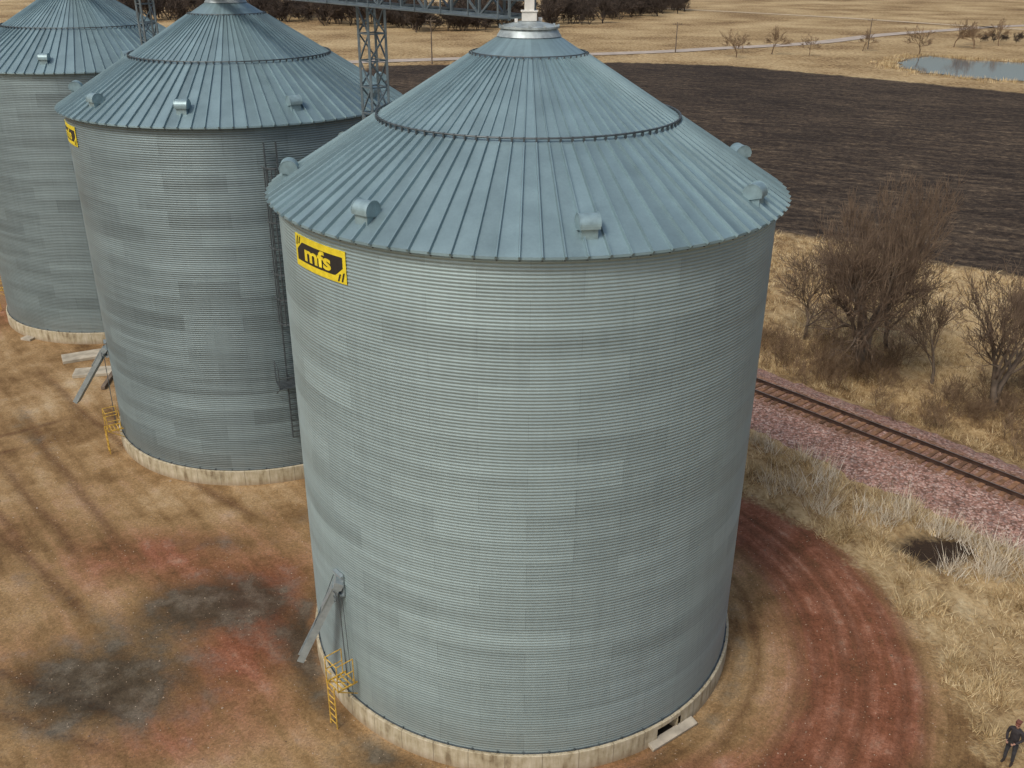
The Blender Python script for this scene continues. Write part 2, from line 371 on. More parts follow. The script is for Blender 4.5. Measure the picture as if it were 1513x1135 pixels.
# ---------------- caged ladder on second bin
def caged(center,a,z0,z1,zc):
    e=empty('caged_ladder',(center[0],center[1],0)); o=pol(1,a); t=pol(1,a+90); b=MB(); P=lambda r,s,z:o*r+t*s+Vector((0,0,z))
    for s in (-.26,.26): b.beam(P(8.25,s,z0),P(8.25,s,z1),.06,.09,up=o)
    z=z0
    while z<z1: b.tube(P(8.25,-.26,z),P(8.25,.26,z),.022,5); z+=.3
    z=z0+1
    while z<z1: 
        for s in (-.26,.26): b.tube(P(8.0,s,z),P(8.25,s,z),.02,5)
        z+=2.4
    K=8; hoop=lambda k,z:P(8.25+.8*math.sin(math.pi*k/K)**.7,-.45*math.cos(math.pi*k/K),z)
    z=zc
    while z<=z1+.01:
        for k in range(K): b.tube(hoop(k,z),hoop(k+1,z),.04,5)
        z+=1.2
    for k in range(1,K): b.tube(hoop(k,zc),hoop(k,z-1.2),.03,5)
    for zp in (5.6,):
        for k in range(7): b.beam(P(8.25+.15*k,-.8,zp),P(8.25+.15*k,.8,zp),.1,.04)
        for s in (-.8,.8):
            for r in (8.3,9.2): b.tube(P(r,s,zp),P(r,s,zp+1.1),.025,6)
            for dz in (.55,1.1): b.tube(P(8.2,s,zp+dz),P(9.2,s,zp+dz),.022,6)
            b.tube(P(8.05,s,zp-.7),P(9.2,s,zp),.025,6)
        for dz in (.55,1.1): b.tube(P(9.2,-.8,zp+dz),P(9.2,.8,zp+dz),.022,6)
    b.ob('ladder_and_cage',MD,e)
caged(B2,-66,2.5,16.9,8.7)
# ---------------- support towers + catwalk
MTW=simple('tower_steel',(.16,.20,.22),.5,.5,.2,2)
def tower(x,y,h,w=.75):
    b=MB(); ang=math.atan2(B2[1]-B1[1],B2[0]-B1[0]); R_=Matrix.Rotation(ang,3,'Z'); C=Vector((x,y,0))
    L=[C+R_@Vector((sx*w/2,sy*w/2,0)) for sx,sy in ((-1,-1),(1,-1),(1,1),(-1,1))]
    U=Vector((0,0,1))
    for p in L: b.beam(p,p+U*h,.09,.09,up=(1,0,0))
    n=int(h/.95); dz=h/n
    for k in range(n):
        for i in range(4):
            a,c=L[i],L[(i+1)%4]; z0,z1=k*dz,(k+1)*dz
            b.beam(a+U*z0,c+U*z1,.05,.05) if k%2 else b.beam(c+U*z0,a+U*z1,.05,.05)
            b.beam(a+U*z1,c+U*z1,.05,.05)
    b.box(C+U*.1,(1.6,1.6,.5)); b.ob('support_tower',MTW)
tower(-5.45,38.5,22.6); tower(-21.0,57.8,22.6)
b=MB(); d2=Vector((B3[0]-B1[0],B3[1]-B1[1],0)); L=d2.length+6; u=d2.normalized(); s=Vector((-u.y,u.x,0)); S=Vector((B1[0],B1[1],22.66))+u*.35; U=Vector((0,0,1))
n=int(L/1.5)
for sd in (-.5,.5):
    b.beam(S+s*sd,S+s*sd+u*L,.1,.14); b.beam(S+s*sd+U*1.15,S+s*sd+u*L+U*1.15,.1,.1)
    for k in range(n):
        p=S+s*sd+u*(k*L/n); q=S+s*sd+u*((k+1)*L/n)
        b.beam(p,p+U*1.15,.07,.07,up=u); b.beam(p if k%2 else p+U*1.15,(q+U*1.15) if k%2 else q,.06,.06)
for k in range(n*2): b.beam(S-s*.5+u*(k*L/n/2),S+s*.5+u*(k*L/n/2),.06,.06)
b.box(S+u*(L/2)+U*.65,(L,.35,.35),Matrix((u,s,U)).transposed())
for k in range(n): b.beam(S+s*.95+u*(k*L/n),S+s*.95+u*(k*L/n)+U*1.1,.04,.04,up=u)
b.beam(S+s*.95+U*1.1,S+s*.95+u*L+U*1.1,.04,.04); b.beam(S+s*.75,S+s*.75+u*L,.4,.04)
b.ob('overhead_catwalk',MTW)
# ---------------- ground
def axis(a,b_,st,gl,gr,lo,hi):
    core=list(np.arange(a,b_+1e-6,st)); r=[];x=b_;d=st
    while x<hi: d*=gr; x+=d; r.append(x)
    l=[];x=a;d=st
    while x>lo: d*=gl; x-=d; l.append(x)
    return np.array(l[::-1]+core+r)
gx=axis(-36,36,.2,1.04,1.04,-3500,3500); gy=axis(18,62,.2,1.1,1.018,-600,6000)
X,Y=np.meshgrid(gx,gy); X=X.ravel();Y=Y.ravel(); nx,ny=len(gx),len(gy)
def height(X,Y):
    sd=sdf(DIRT,X,Y); m=np.clip((sd-.3)/3,0,1); s,o=track_off(X,Y); far=np.clip((np.hypot(X,Y)-140)/400,0,1)
    z=.10*np.sin(X*.9+1.3*np.sin(Y*.5))*np.sin(Y*.7+X*.2)+.04*np.sin(X*2.7+Y*1.9)
    ditch=-.5*np.exp(-((o-5.2)/1.6)**2)
    near_tr=np.exp(-(np.maximum(np.abs(o)-3,0)/1.5)**2)
    return z*m*(1-near_tr)*(1-far)+ditch*m
Z=height(X,Y)
sd_d=sdf(DIRT,X,Y); sd_f=sdf(FIELD,X,Y); sd_p=sdf(POND,X,Y)
Z=np.where(sd_p<4,-.12,Z)
g=lambda cx,cy,sx,sy,rot=0:np.exp(-(((X-cx)*math.cos(rot)+(Y-cy)*math.sin(rot))/sx)**2-((-(X-cx)*math.sin(rot)+(Y-cy)*math.cos(rot))/sy)**2)
rb=np.hypot(X-B1[0],Y-B1[1]); th=np.degrees(np.arctan2(Y-B1[1],X-B1[0]))
arcm=np.clip((th+85)/25,0,1)*np.clip((75-th)/15,0,1)
red=np.exp(-(np.maximum(np.abs(rb-13.1)-1.4,0)/.9)**2)*arcm*1.05+.3*np.exp(-((rb-10.2)/.9)**2)*arcm
red=red+.75*g(-16.5,35.2,4.0,2.0,.4)+.6*g(-12.5,33.5,4.0,2.6)+.75*g(-10.6,28.2,2.8,3.8)+.5*g(-9.6,31.5,1.8,4)+.3*g(-19,29,3.5,2)+.6*g(-38,66,5,5)+.5*g(-12,24,4,1.8)+.45*g(3,23,6,1.2)+.25*g(-22,38,4,3)
wet=1.35*g(-12.5,31.6,3.0,2.1,.25)+1.4*g(-15.0,26.7,3.8,2.4,-.15)+.8*g(-8.6,29.5,1.1,3.5,.5)+.5*g(-27,47,4,1.1,-.8)+.6*g(-13.5,36,2.5,.7)+.5*g(-9,38.5,3,1)+.4*g(-20,33,4,.8,-.6)+.55*g(-5,23.3,3,.7)+.5*np.exp(-((rb-8.7)/.45)**2)
hole=1.1*g(18.7,35.6,1.6,1.5)+.6*g(20.2,35.8,1.3,1.2)
rut=np.zeros_like(X); wv=.25*np.sin(X*.7)+.12*np.sin(Y*1.3)
for a,b_,w_ in (((-29.5,50.5),(-17.1,35),.26),((-28,44.8),(-18.6,34.2),.22),((-25,38),(-16.6,30.4),.22),((-26.5,41),(-18.5,31.5),.18),((-34,42),(-25,48.5),.2),((-33,40.5),(-26,45),.2),((-23,29),(-13,25.2),.22),((-22,27),(-13,23.6),.2),((-20,45),(-12,38),.25),((-31,56),(-20,44),.2)):
    d,t=segd(a,b_,X+wv*.5,Y); rut=np.maximum(rut,np.exp(-(d/w_)**2)*np.clip(t*4,0,1)*np.clip((1.01-t)*8,0,1))
for r0 in (9.4,11.0,11.6,12.6,13.3,14.6,15.2): rut=np.maximum(rut,.7*np.exp(-((rb+wv*.4-r0)/.2)**2)*arcm)
F=(np.arange(ny-1)[:,None]*nx+np.arange(nx-1)[None,:]).ravel(); F=np.stack([F,F+1,F+nx+1,F+nx],-1)
m,nt,bs=new_mat('terrain'); tc=nt.nodes.new('ShaderNodeTexCoord').outputs['Object']
A=lambda n:nd(nt,'ShaderNodeAttribute',attribute_name=n).outputs['Fac']
nL=noise(nt,tc,.16,4); nM=noise(nt,tc,.8,5,.6); nS=noise(nt,tc,5,4,.65); nF=noise(nt,tc,24,2,.6)
st1=noise(nt,aniso(nt,tc,-50,(.11,1.0,1)),1.1,5,.6)
px,py,pz=nd(nt,'ShaderNodeSeparateXYZ',{0:tc}).outputs
dx=M(nt,'SUBTRACT',px,B1[0]); dy=M(nt,'SUBTRACT',py,B1[1]); rr=M(nt,'SQRT',M(nt,'ADD',M(nt,'MULTIPLY',dx,dx),M(nt,'MULTIPLY',dy,dy)))
st2=noise(nt,nd(nt,'ShaderNodeCombineXYZ',{0:M(nt,'MULTIPLY',rr,1.6),1:M(nt,'MULTIPLY',M(nt,'ARCTAN2',dy,dx),1.6),2:0.0}).outputs[0],1.3,5,.65)
isr=mapr(nt,px,-2,6); stk=mix(nt,isr,st1,st2); stk=nd(nt,'ShaderNodeSeparateColor',{0:stk}).outputs[0]
vo=nd(nt,'ShaderNodeTexVoronoi',{'Vector':tc,'Scale':15.0}).outputs['Color']; vs_=nd(nt,'ShaderNodeSeparateXYZ',{0:vo}).outputs[0]
f1=M(nt,'ADD',M(nt,'MULTIPLY',nL,.40),M(nt,'ADD',M(nt,'MULTIPLY',nM,.25),M(nt,'ADD',M(nt,'MULTIPLY',stk,.27),M(nt,'MULTIPLY',nS,.08))))
dirt=ramp(nt,f1,[(.38,(.11,.062,.027)),(.45,(.205,.125,.056)),(.51,(.30,.195,.094)),(.57,(.39,.275,.15)),(.64,(.50,.40,.26))])
redc=ramp(nt,M(nt,'ADD',M(nt,'MULTIPLY',nM,.4),M(nt,'ADD',M(nt,'MULTIPLY',nS,.2),M(nt,'MULTIPLY',stk,.4))),[(.38,(.10,.034,.018)),(.47,(.19,.068,.036)),(.55,(.275,.112,.068)),(.64,(.38,.22,.15))])
rf=mapr(nt,M(nt,'ADD',A('red'),M(nt,'ADD',M(nt,'MULTIPLY',M(nt,'SUBTRACT',nM,.5),1.0),M(nt,'MULTIPLY',M(nt,'SUBTRACT',stk,.5),1.3))),.15,.95)
c=mix(nt,M(nt,'MULTIPLY',rf,.92),dirt,redc)
c=mix(nt,M(nt,'MULTIPLY',A('rut'),M(nt,'MULTIPLY',mapr(nt,nS,.3,.5),.7)),c,(.10,.048,.025))
wf=mapr(nt,M(nt,'ADD',A('wet'),M(nt,'ADD',M(nt,'MULTIPLY',M(nt,'SUBTRACT',nM,.5),1.9),M(nt,'MULTIPLY',M(nt,'SUBTRACT',nS,.5),.6))),.3,1.0)
wetc=ramp(nt,nM,[(.35,(.032,.025,.016)),(.5,(.062,.051,.035)),(.65,(.12,.108,.083))])
c=mix(nt,M(nt,'MULTIPLY',wf,.88),c,wetc)
sp=mapr(nt,vs_,0,1,.80,1.2); sp2=mapr(nt,nF,.3,.7,.82,1.18); spk=M(nt,'MULTIPLY',sp,sp2)
c=mix(nt,1.0,c,grey(nt,spk),'MULTIPLY')
mg=nd(nt,'ShaderNodeMapping',{0:tc,3:(1,.45,1)}).outputs[0]; gn=noise(nt,mg,1.3,5,.7); gl=noise(nt,tc,.035,5,.6)
gfac=M(nt,'ADD',M(nt,'MULTIPLY',gn,.4),M(nt,'ADD',M(nt,'MULTIPLY',gl,.4),M(nt,'MULTIPLY',nS,.2)))
grass=ramp(nt,gfac,[(.39,(.13,.08,.038)),(.45,(.25,.165,.08)),(.50,(.38,.275,.14)),(.56,(.49,.37,.205)),(.63,(.60,.49,.30))])
hf=mapr(nt,M(nt,'ADD',A('hole'),M(nt,'ADD',M(nt,'MULTIPLY',M(nt,'SUBTRACT',nM,.5),1.5),M(nt,'MULTIPLY',M(nt,'SUBTRACT',nS,.5),1.2))),.25,1.0)
grass=mix(nt,hf,grass,(.04,.026,.017))
gm=mapr(nt,M(nt,'ADD',A('sd_dirt'),M(nt,'ADD',M(nt,'MULTIPLY',M(nt,'SUBTRACT',nM,.5),2.2),M(nt,'MULTIPLY',M(nt,'SUBTRACT',nS,.5),1.4))),-.35,.35)
c=mix(nt,gm,c,grass)
fn=noise(nt,aniso(nt,tc,-25,(.14,1.0,1)),.8,6,.7); fs_=noise(nt,tc,1.1,6,.85)
ff=M(nt,'ADD',M(nt,'MULTIPLY',fn,.35),M(nt,'ADD',M(nt,'MULTIPLY',fs_,.50),M(nt,'MULTIPLY',gl,.15)))
field=ramp(nt,ff,[(.42,(.015,.011,.008)),(.48,(.040,.029,.021)),(.53,(.075,.055,.038)),(.58,(.15,.11,.07)),(.64,(.30,.23,.15))])
fm=mapr(nt,M(nt,'ADD',A('sd_field'),M(nt,'MULTIPLY',M(nt,'SUBTRACT',nM,.5),3.5)),.8,-.8)
c=mix(nt,fm,c,field)
pm=mapr(nt,M(nt,'ADD',A('sd_pond'),M(nt,'MULTIPLY',M(nt,'SUBTRACT',nM,.5),5)),4,0); c=mix(nt,M(nt,'MULTIPLY',pm,.6),c,(.12,.085,.05))
nt.links.new(c,bs.inputs['Base Color'])
nt.links.new(M(nt,'SUBTRACT',.95,M(nt,'MULTIPLY',wf,M(nt,'MULTIPLY',M(nt,'SUBTRACT',1.0,gm),.45))),bs.inputs['Roughness'])
bs.inputs['Specular IOR Level'].default_value=.2
hh=M(nt,'ADD',M(nt,'MULTIPLY',nS,M(nt,'ADD',.2,M(nt,'MULTIPLY',gm,1.2))),M(nt,'MULTIPLY',vs_,.06)); hh=M(nt,'SUBTRACT',hh,M(nt,'MULTIPLY',A('rut'),.45))
bump(nt,bs,hh,.7,.12)
G_=np_mesh('ground',np.stack([X,Y,Z],-1),F,m,True,{'sd_dirt':np.clip(sd_d,-50,50),'sd_field':np.clip(sd_f,-50,50),'sd_pond':np.clip(sd_p,-50,50),'red':red,'wet':wet,'hole':hole,'rut':rut})
# pond
m,nt,bs=new_mat('water'); bs.inputs['Base Color'].default_value=(.16,.18,.19,1); bs.inputs['Roughness'].default_value=.06
tc=nt.nodes.new('ShaderNodeTexCoord').outputs['Object']; bump(nt,bs,noise(nt,tc,1.5,2),.05,.05)
P=np.array(POND,float); pts=[]
for i in range(len(P)):
    a,b_=P[i],P[(i+1)%len(P)]
    for k in range(6):
        q=a+(b_-a)*k/6; pts.append(q+RNG.normal(0,.9,2))
me=bpy.data.meshes.new('pond'); me.from_pydata([(q[0],q[1],.0) for q in pts],[],[tuple(range(len(pts)))]); me.materials.append(m)
o=bpy.data.objects.new('pond',me); COL.objects.link(o)
RD=[(-320,150),(-100,213),(22.7,257),(55.5,273.9),(86.7,292.5),(117.3,323),(148,345.5),(187,371),(320,430),(700,600)]
def ribbon(name,pts,w,z,mat,steps=12):
    P=np.array(pts,float); out=[]
    for i in range(len(P)-1):
        p0,p1,p2,p3=P[max(i-1,0)],P[i],P[i+1],P[min(i+2,len(P)-1)]
        for k in range(steps):
            t=k/steps; out.append(.5*((2*p1)+(-p0+p2)*t+(2*p0-5*p1+4*p2-p3)*t*t+(-p0+3*p1-3*p2+p3)*t**3))
    out.append(P[-1]); out=np.array(out); T=np.gradient(out,axis=0); T/=np.linalg.norm(T,axis=1)[:,None]; Nn=np.stack([-T[:,1],T[:,0]],-1)
    l=out+Nn*w/2; r=out-Nn*w/2; n=len(out); V=np.concatenate([np.c_[l,np.full(n,z)],np.c_[r,np.full(n,z)]]); i=np.arange(n-1)
    return np_mesh(name,V,np.stack([i+n,i+n+1,i+1,i],-1),mat)
ribbon('road',RD,6.0,.12,simple('road_surface',(.42,.36,.30),.9,0,.15,.3))
ribbon('farm_track',[(330,250),(200,330),(120,420),(40,480),(-80,520),(-300,560)],5,.12,simple('track_surface',(.50,.40,.27),.95,0,.15,.2))
# ---------------- railway
ss=np.arange(-200,90,.4); offs=np.array([-4.9,-4.3,-3.6,-2.4,-1.7,-.9,0,.9,1.6,2.1,2.8,3.4,3.9]); hz=np.array([-.1,.03,.12,.28,.38,.42,.41,.42,.40,.30,.12,-.08,-.5])
V=[]
for s in ss:
    for o_,z_ in zip(offs,hz):
        x,y=track(s,o_+(RNG.normal(0,.12) if abs(o_)>2.2 else 0)); V.append((x,y,z_+RNG.normal(0,.018)))
no=len(offs); i,j=np.meshgrid(np.arange(len(ss)-1),np.arange(no-1),indexing='ij'); F=np.stack([i*no+j,i*no+j+1,(i+1)*no+j+1,(i+1)*no+j],-1).reshape(-1,4)[:,::-1]
m,nt,bs=new_mat('ballast_stone'); tc=nt.nodes.new('ShaderNodeTexCoord').outputs['Object']
v=nd(nt,'ShaderNodeTexVoronoi',{'Vector':tc,'Scale':9.0}); vc=nd(nt,'ShaderNodeSeparateXYZ',{0:v.outputs['Color']}).outputs
c=ramp(nt,vc[0],[(0,(.14,.075,.05)),(.35,(.33,.175,.13)),(.65,(.44,.26,.205)),(.85,(.54,.40,.34)),(1,(.20,.13,.11))])
nM2=noise(nt,tc,1.0,4); g_=mapr(nt,nM2,.3,.7,.8,1.2); c=mix(nt,1.0,c,grey(nt,g_),'MULTIPLY')
c=mix(nt,mapr(nt,v.outputs['Distance'],.35,.8,0,.5),c,(.08,.045,.035))
tx,ty,tz=nd(nt,'ShaderNodeSeparateXYZ',{0:tc}).outputs
c=mix(nt,M(nt,'MULTIPLY',mapr(nt,tz,.37,.42),.6),c,(.19,.10,.05))
nt.links.new(c,bs.inputs['Base Color']); bs.inputs['Roughness'].default_value=.9; bump(nt,bs,M(nt,'SUBTRACT',1.0,v.outputs['Distance']),.8,.06)
rw=empty('railway_track')
o=np_mesh('ballast',V,F,m,False); o.parent=rw
b=MB()
for s in np.arange(-120,80,.53):
    x,y=track(s,0); x2,y2=track(s,1); n_=Vector((x2-x,y2-y,0)).normalized(); t_=Vector((-n_.y,n_.x,0)); R_=Matrix((n_,t_,Vector((0,0,1)))).transposed()@Matrix.Rotation(random.uniform(-.02,.02),3,'Z')
    b.box((x+random.uniform(-.04,.04)*n_.x,y,.40),(2.55,.23,.13+random.uniform(0,.03)),R_)
b.ob('ties',simple('tie_wood',(.20,.105,.055),.9,0,.5,1.3,.5),rw)
MRL=simple('rail_steel',(.07,.042,.032),.5,.3,.3,1.5)
def rail(o_):
    prof=[(-.07,0),(.07,0),(.07,.02),(.015,.035),(.015,.12),(.037,.125),(.037,.165),(-.037,.165),(-.037,.125),(-.015,.12),(-.015,.035),(-.07,.02)]
    ss=np.arange(-200,90,1.5); V=[]; n=len(prof)
    for s in ss:
        for a,z in prof: x,y=track(s,o_+a); V.append((x,y,.485+z))
    i,j=np.meshgrid(np.arange(len(ss)-1),np.arange(n),indexing='ij'); j2=(j+1)%n
    F=np.stack([i*n+j,i*n+j2,(i+1)*n+j2,(i+1)*n+j],-1).reshape(-1,4)
    o=np_mesh('rail',V,F,MRL); o.parent=rw
rail(-.755); rail(.755)
b=MB()
for o_ in (-.755,.755):
    ss=np.arange(-60,60,1.5)
    for a,c_ in zip(ss[:-1],ss[1:]):
        x,y=track(a,o_); x2,y2=track(c_,o_); b.beam((x,y,.6525),(x2,y2,.6525),.045,.006)
b.ob('rail_running_surface',simple('worn_steel',(.30,.28,.26),.4,.7,.1,2),rw)
# ---------------- twig geometry
def segmesh(S,k):
    S=np.asarray(S,float); p0=S[:,0:3];p1=S[:,3:6];r0=S[:,6];r1=S[:,7]; d=p1-p0; d/=np.maximum(np.linalg.norm(d,axis=1),1e-6)[:,None]
    ref=np.where(np.abs(d[:,2:3])>.9,np.array([[1.,0,0]]),np.array([[0,0,1.]])); x=np.cross(ref,d); x/=np.linalg.norm(x,axis=1)[:,None]; y=np.cross(d,x)
    V=[]
    for P,r in ((p0,r0),(p1,r1)):
        for i in range(k):
            a=2*math.pi*i/k; V.append(P+(x*math.cos(a)+y*math.sin(a))*r[:,None])
    V=np.stack(V,1).reshape(-1,3); n=len(S); base=np.arange(n)[:,None]*2*k
    F=np.stack([np.stack([base[:,0]+i,base[:,0]+(i+1)%k,base[:,0]+k+(i+1)%k,base[:,0]+k+i],-1) for i in range(k)],1).reshape(-1,4)
    return V,F
def grow(seed,h,depth,kids=4,spread=.75,r0=None,trunks=1,minr=.009,low=.25,lean=.32,up=.12,taper=.62,keep=.65,wide=None):
    rnd=random.Random(seed); out=[]
    def br(p,d,L,r,dep):
        n=4 if dep>1 else 2; nodes=[]
        for i in range(n):
            d=(d+Vector((rnd.gauss(0,.17),rnd.gauss(0,.17),rnd.gauss(0,.12)+.05))).normalized()
            q=p+d*(L/n); ra=max(minr,r*(1-taper*i/n)); rb_=max(minr*.8,r*(1-taper*(i+1)/n)); out.append((*p,*q,ra,rb_)); p=q; nodes.append((Vector(q),Vector(d),rb_))
        if dep<=0: return
        kk=kids+(1 if rnd.random()<.3 else 0)
        for j in range(kk):
            t=low+(1-low)*(j+rnd.random()*.8)/kk if dep==depth else .2+.8*(j+rnd.random())/kk
            t=min(t,.999); idx=int(t*n); Q,D_,R_=nodes[min(idx,n-1)]
            ax=Vector((rnd.gauss(0,1),rnd.gauss(0,1),rnd.gauss(0,.5))); ax=(ax-ax.dot(D_)*D_).normalized()
            sp=spread*rnd.uniform(.6,1.25); nd_=(D_*math.cos(sp)+ax*math.sin(sp)); nd_.z+=up; nd_.normalize()
            br(Q,nd_,L*rnd.uniform(.55,.85)*(1.1-.25*t),max(minr,R_*rnd.uniform(keep,.95)),dep-1)
        br(nodes[-1][0],nodes[-1][1],L*.75,nodes[-1][2],dep-1)
    for t in range(trunks):
        a=rnd.uniform(0,.8)+t*6.28/max(trunks,1); ln=lean if trunks>1 else .08
        br(Vector((.2*math.cos(a),.2*math.sin(a),-.1)) if trunks>1 else Vector((0,0,-.1)),Vector((math.cos(a)*ln,math.sin(a)*ln,1)).normalized(),h*.32,(r0 or h*.022),depth)
    S=np.array(out); z=S[:,5].max(); k=h/z; S[:,:6]*=k
    if wide:
        w=max(np.ptp(S[:,3]),np.ptp(S[:,4])); f=wide/w
        for c in (0,1,3,4): S[:,c]*=f
    return S
def tree_obj(name,S,mats,loc,rot=0,scale=1,me=None):
    if me is None:
        big=S[:,6]>.04; S1=S[big]; S2=S[~big]; V1,F1=segmesh(S1,6) if len(S1) else (np.zeros((0,3)),np.zeros((0,4),int)); V2,F2=segmesh(S2,3)
        o=np_mesh(name,np.concatenate([V1,V2]),np.concatenate([F1,F2+len(V1)]),mats[0],True)
        o.data.materials.append(mats[1]); mi=np.zeros(len(F1)+len(F2),dtype=np.int32); mi[len(F1):]=1; o.data.polygons.foreach_set('material_index',mi)
    else:
        o=bpy.data.objects.new(name,me); COL.objects.link(o)
    o.location=loc; o.rotation_euler=(0,0,rot); o.scale=(scale,)*3; return o
def bark(name,a,b_):
    m,nt,bs=new_mat(name); tc=nt.nodes.new('ShaderNodeTexCoord').outputs['Object']
    n=noise(nt,tc,1.2,3); c=ramp(nt,n,[(.35,a),(.65,b_)]); nt.links.new(c,bs.inputs['Base Color']); bs.inputs['Roughness'].default_value=.95; return m
MB1=bark('bark',(.10,.078,.058),(.20,.155,.115)); MBT=bark('twig_bark',(.11,.075,.05),(.21,.15,.10)); MB2=bark('twig_brown',(.15,.095,.055),(.29,.20,.12)); MB3=bark('dark_twigs',(.045,.034,.027),(.095,.07,.053))
MM=(MB1,MBT)
tree_obj('bare_tree',grow(3,13.0,5,4,.78,.38,2,.012,.25,.5,.10,.55,.6,12.0),MM,(22.5,56.2,-.2),.6)
tree_obj('bare_tree',grow(12,10.6,5,3,.7,.25,2,.013,.3,.3,.12,.55,.6,8.5),MM,(28.4,50.4,-.3),1)
tree_obj('bare_tree',grow(8,7.0,4,4,.6,.13,1,.013,.3,.3,.12,.6,.6,4.5),MM,(26.3,53.9,-.3),2)
tree_obj('bare_tree',grow(21,9.8,5,3,.7,.2,1,.013,.35,.3,.12,.6,.6,8),MM,(32.6,54.6,-.1),0)
tree_obj('bare_tree',grow(35,9.0,4,4,.75,.16,2,.013,.3,.4,.1),MM,(25.6,60.0,0),4)
tree_obj('bare_tree',grow(41,7.5,4,4,.75,.12,2,.013,.3,.4,.1),MM,(20.4,61.5,0),4)
Sf=grow(5,7,4,3,.7,.16,1,.03,.3); o=tree_obj('bare_tree',Sf,(MB2,MB2),(55.8,251,0)); fm_=o.data
for (x,y),s in zip([(66.9,260),(75.8,257),(94.3,271),(105,259.5),(124,283),(128,279),(139,288),(133,290),(60,262),(150,285)],[1.05,.8,.85,1.1,1.15,1.0,1.1,.9,.7,1.0]): tree_obj('bare_tree',None,None,(x,y,0),random.uniform(0,6),s,fm_)
def mass(name,templates,placements,mat,k=3):
    Vs=[];Fs=[];off=0; tm=[segmesh(t,k) for t in templates]
    for i,(x,y,z,s,r) in enumerate(placements):
        V,F=tm[i%len(tm)]; c,sn=math.cos(r),math.sin(r); W=np.stack([V[:,0]*c-V[:,1]*sn,V[:,0]*sn+V[:,1]*c,V[:,2]],-1)*s+np.array([x,y,z]); Vs.append(W);Fs.append(F+off);off+=len(V)
    return np_mesh(name,np.concatenate(Vs),np.concatenate(Fs),mat,True)
pl=[]
for i in range(360):
    t=random.random(); x=-140+t*215; y=345+ (22*math.sin(t*7)) + max(0,(t-.55))*200+random.uniform(-16,16)+(random.random()**2)*60; pl.append((x,y,0,random.uniform(.35,1.25),random.uniform(0,6)))
for i in range(24): pl.append((random.uniform(138,175),random.uniform(294,308),0,random.uniform(.15,.35),random.uniform(0,6)))
mass('distant_tree_line',[grow(60+i,10,3,5,.75,.2,2,.07,.1) for i in range(4)],pl,MB3)
sh=[grow(80+i,1.7,2,4,.7,.025,5,.009,.1) for i in range(6)]
pl=[]
for i in range(95):
    s=random.uniform(-16,20); o_=random.gauss(7.0,1.3); x,y=track(s,o_); pl.append((x,y,-.3,random.uniform(.35,1.0),random.uniform(0,6)))
for cx,cy,n_,sp_ in ((21.5,56.2,26,1.7),(29,50.3,16,1.6),(20,60,10,2.0),(33,54,6,2)):
    for i in range(n_): pl.append((cx+random.gauss(0,sp_),cy+random.gauss(0,sp_*.6),-.2,random.uniform(.6,1.2),random.uniform(0,6)))
mass('brush_thicket',sh,pl,MB2)
# ---------------- grass blades
def blade_mat(name,a,b_,c_):
    m,nt,bs=new_mat(name); t=nd(nt,'ShaderNodeAttribute',attribute_name='tone').outputs['Fac']
    nt.links.new(ramp(nt,t,[(0,a),(.5,b_),(1,c_)]),bs.inputs['Base Color']); bs.inputs['Roughness'].default_value=.9; bs.inputs['Specular IOR Level'].default_value=.1; return m
MGB=blade_mat('dry_grass_blades',(.24,.155,.07),(.54,.41,.22),(.80,.67,.43)); MWB=blade_mat('pale_weeds',(.44,.36,.25),(.70,.63,.50),(.82,.77,.67)); MRB=blade_mat('brown_weeds',(.15,.09,.042),(.29,.195,.10),(.46,.35,.19))
def blades(name,cx,cy,per,rad_,h0,h1,w,lean,mat):
    n=len(cx)*per; bx=np.repeat(cx,per)+RNG.normal(0,rad_,n); by=np.repeat(cy,per)+RNG.normal(0,rad_,n); hs=np.repeat(RNG.uniform(.6,1.4,len(cx)),per)
    h=RNG.uniform(h0,h1,n)*hs; a=RNG.uniform(0,2*np.pi,n); dx=(bx-np.repeat(cx,per))/max(rad_,1e-3)*lean*.5+RNG.normal(0,lean,n); dy=(by-np.repeat(cy,per))/max(rad_,1e-3)*lean*.5+RNG.normal(0,lean,n)
    z=height(bx,by)-.03; sx,sy=np.cos(a)*w/2,np.sin(a)*w/2
    V=np.stack([np.stack([bx-sx,by-sy,z],-1),np.stack([bx+sx,by+sy,z],-1),np.stack([bx+dx*h,by+dy*h,z+h],-1)],1).reshape(-1,3)
    tone=np.clip(np.repeat(RNG.uniform(.1,.85,len(cx)),per)+RNG.normal(0,.18,n),0,1)
    return np_mesh(name,V,np.arange(3*n).reshape(-1,3),mat,False,{'tone':np.repeat(tone,3)})
def scatter(n,x0,x1,y0,y1,cond):
    x=RNG.uniform(x0,x1,n);y=RNG.uniform(y0,y1,n); k=cond(x,y); return x[k],y[k]
def patch(x,y,f=1.0): return np.sin(x*.9*f+1.7*np.sin(y*.6*f))+np.sin(y*1.1*f+1.3*np.sin(x*.8*f))
def ok(x,y):
    s,o=track_off(x,y); return (sdf(DIRT,x,y)+.5*patch(x,y,1.7)>.3)&((o<-4.6)|(o>4.0))&(sdf(FIELD,x,y)>.3)&(np.hypot((x-18.9)/1.7,(y-35.6)/1.5)+.2*patch(x,y,3)>1)
cx,cy=scatter(17000,9,50,10,62,lambda x,y:ok(x,y)&(patch(x,y)>-.9)); blades('dry_grass',cx,cy,14,.15,.10,.36,.028,.6,MGB)
cx,cy=scatter(5000,12,75,60,100,ok); blades('rough_grass',cx,cy,12,.25,.15,.5,.045,.5,MGB)
cx,cy=scatter(2600,11,34,14,46,lambda x,y:ok(x,y)&(patch(x+5,y+2,1.4)>.1)); blades('grass_tussocks',cx,cy,26,.13,.25,.6,.03,.5,MGB)
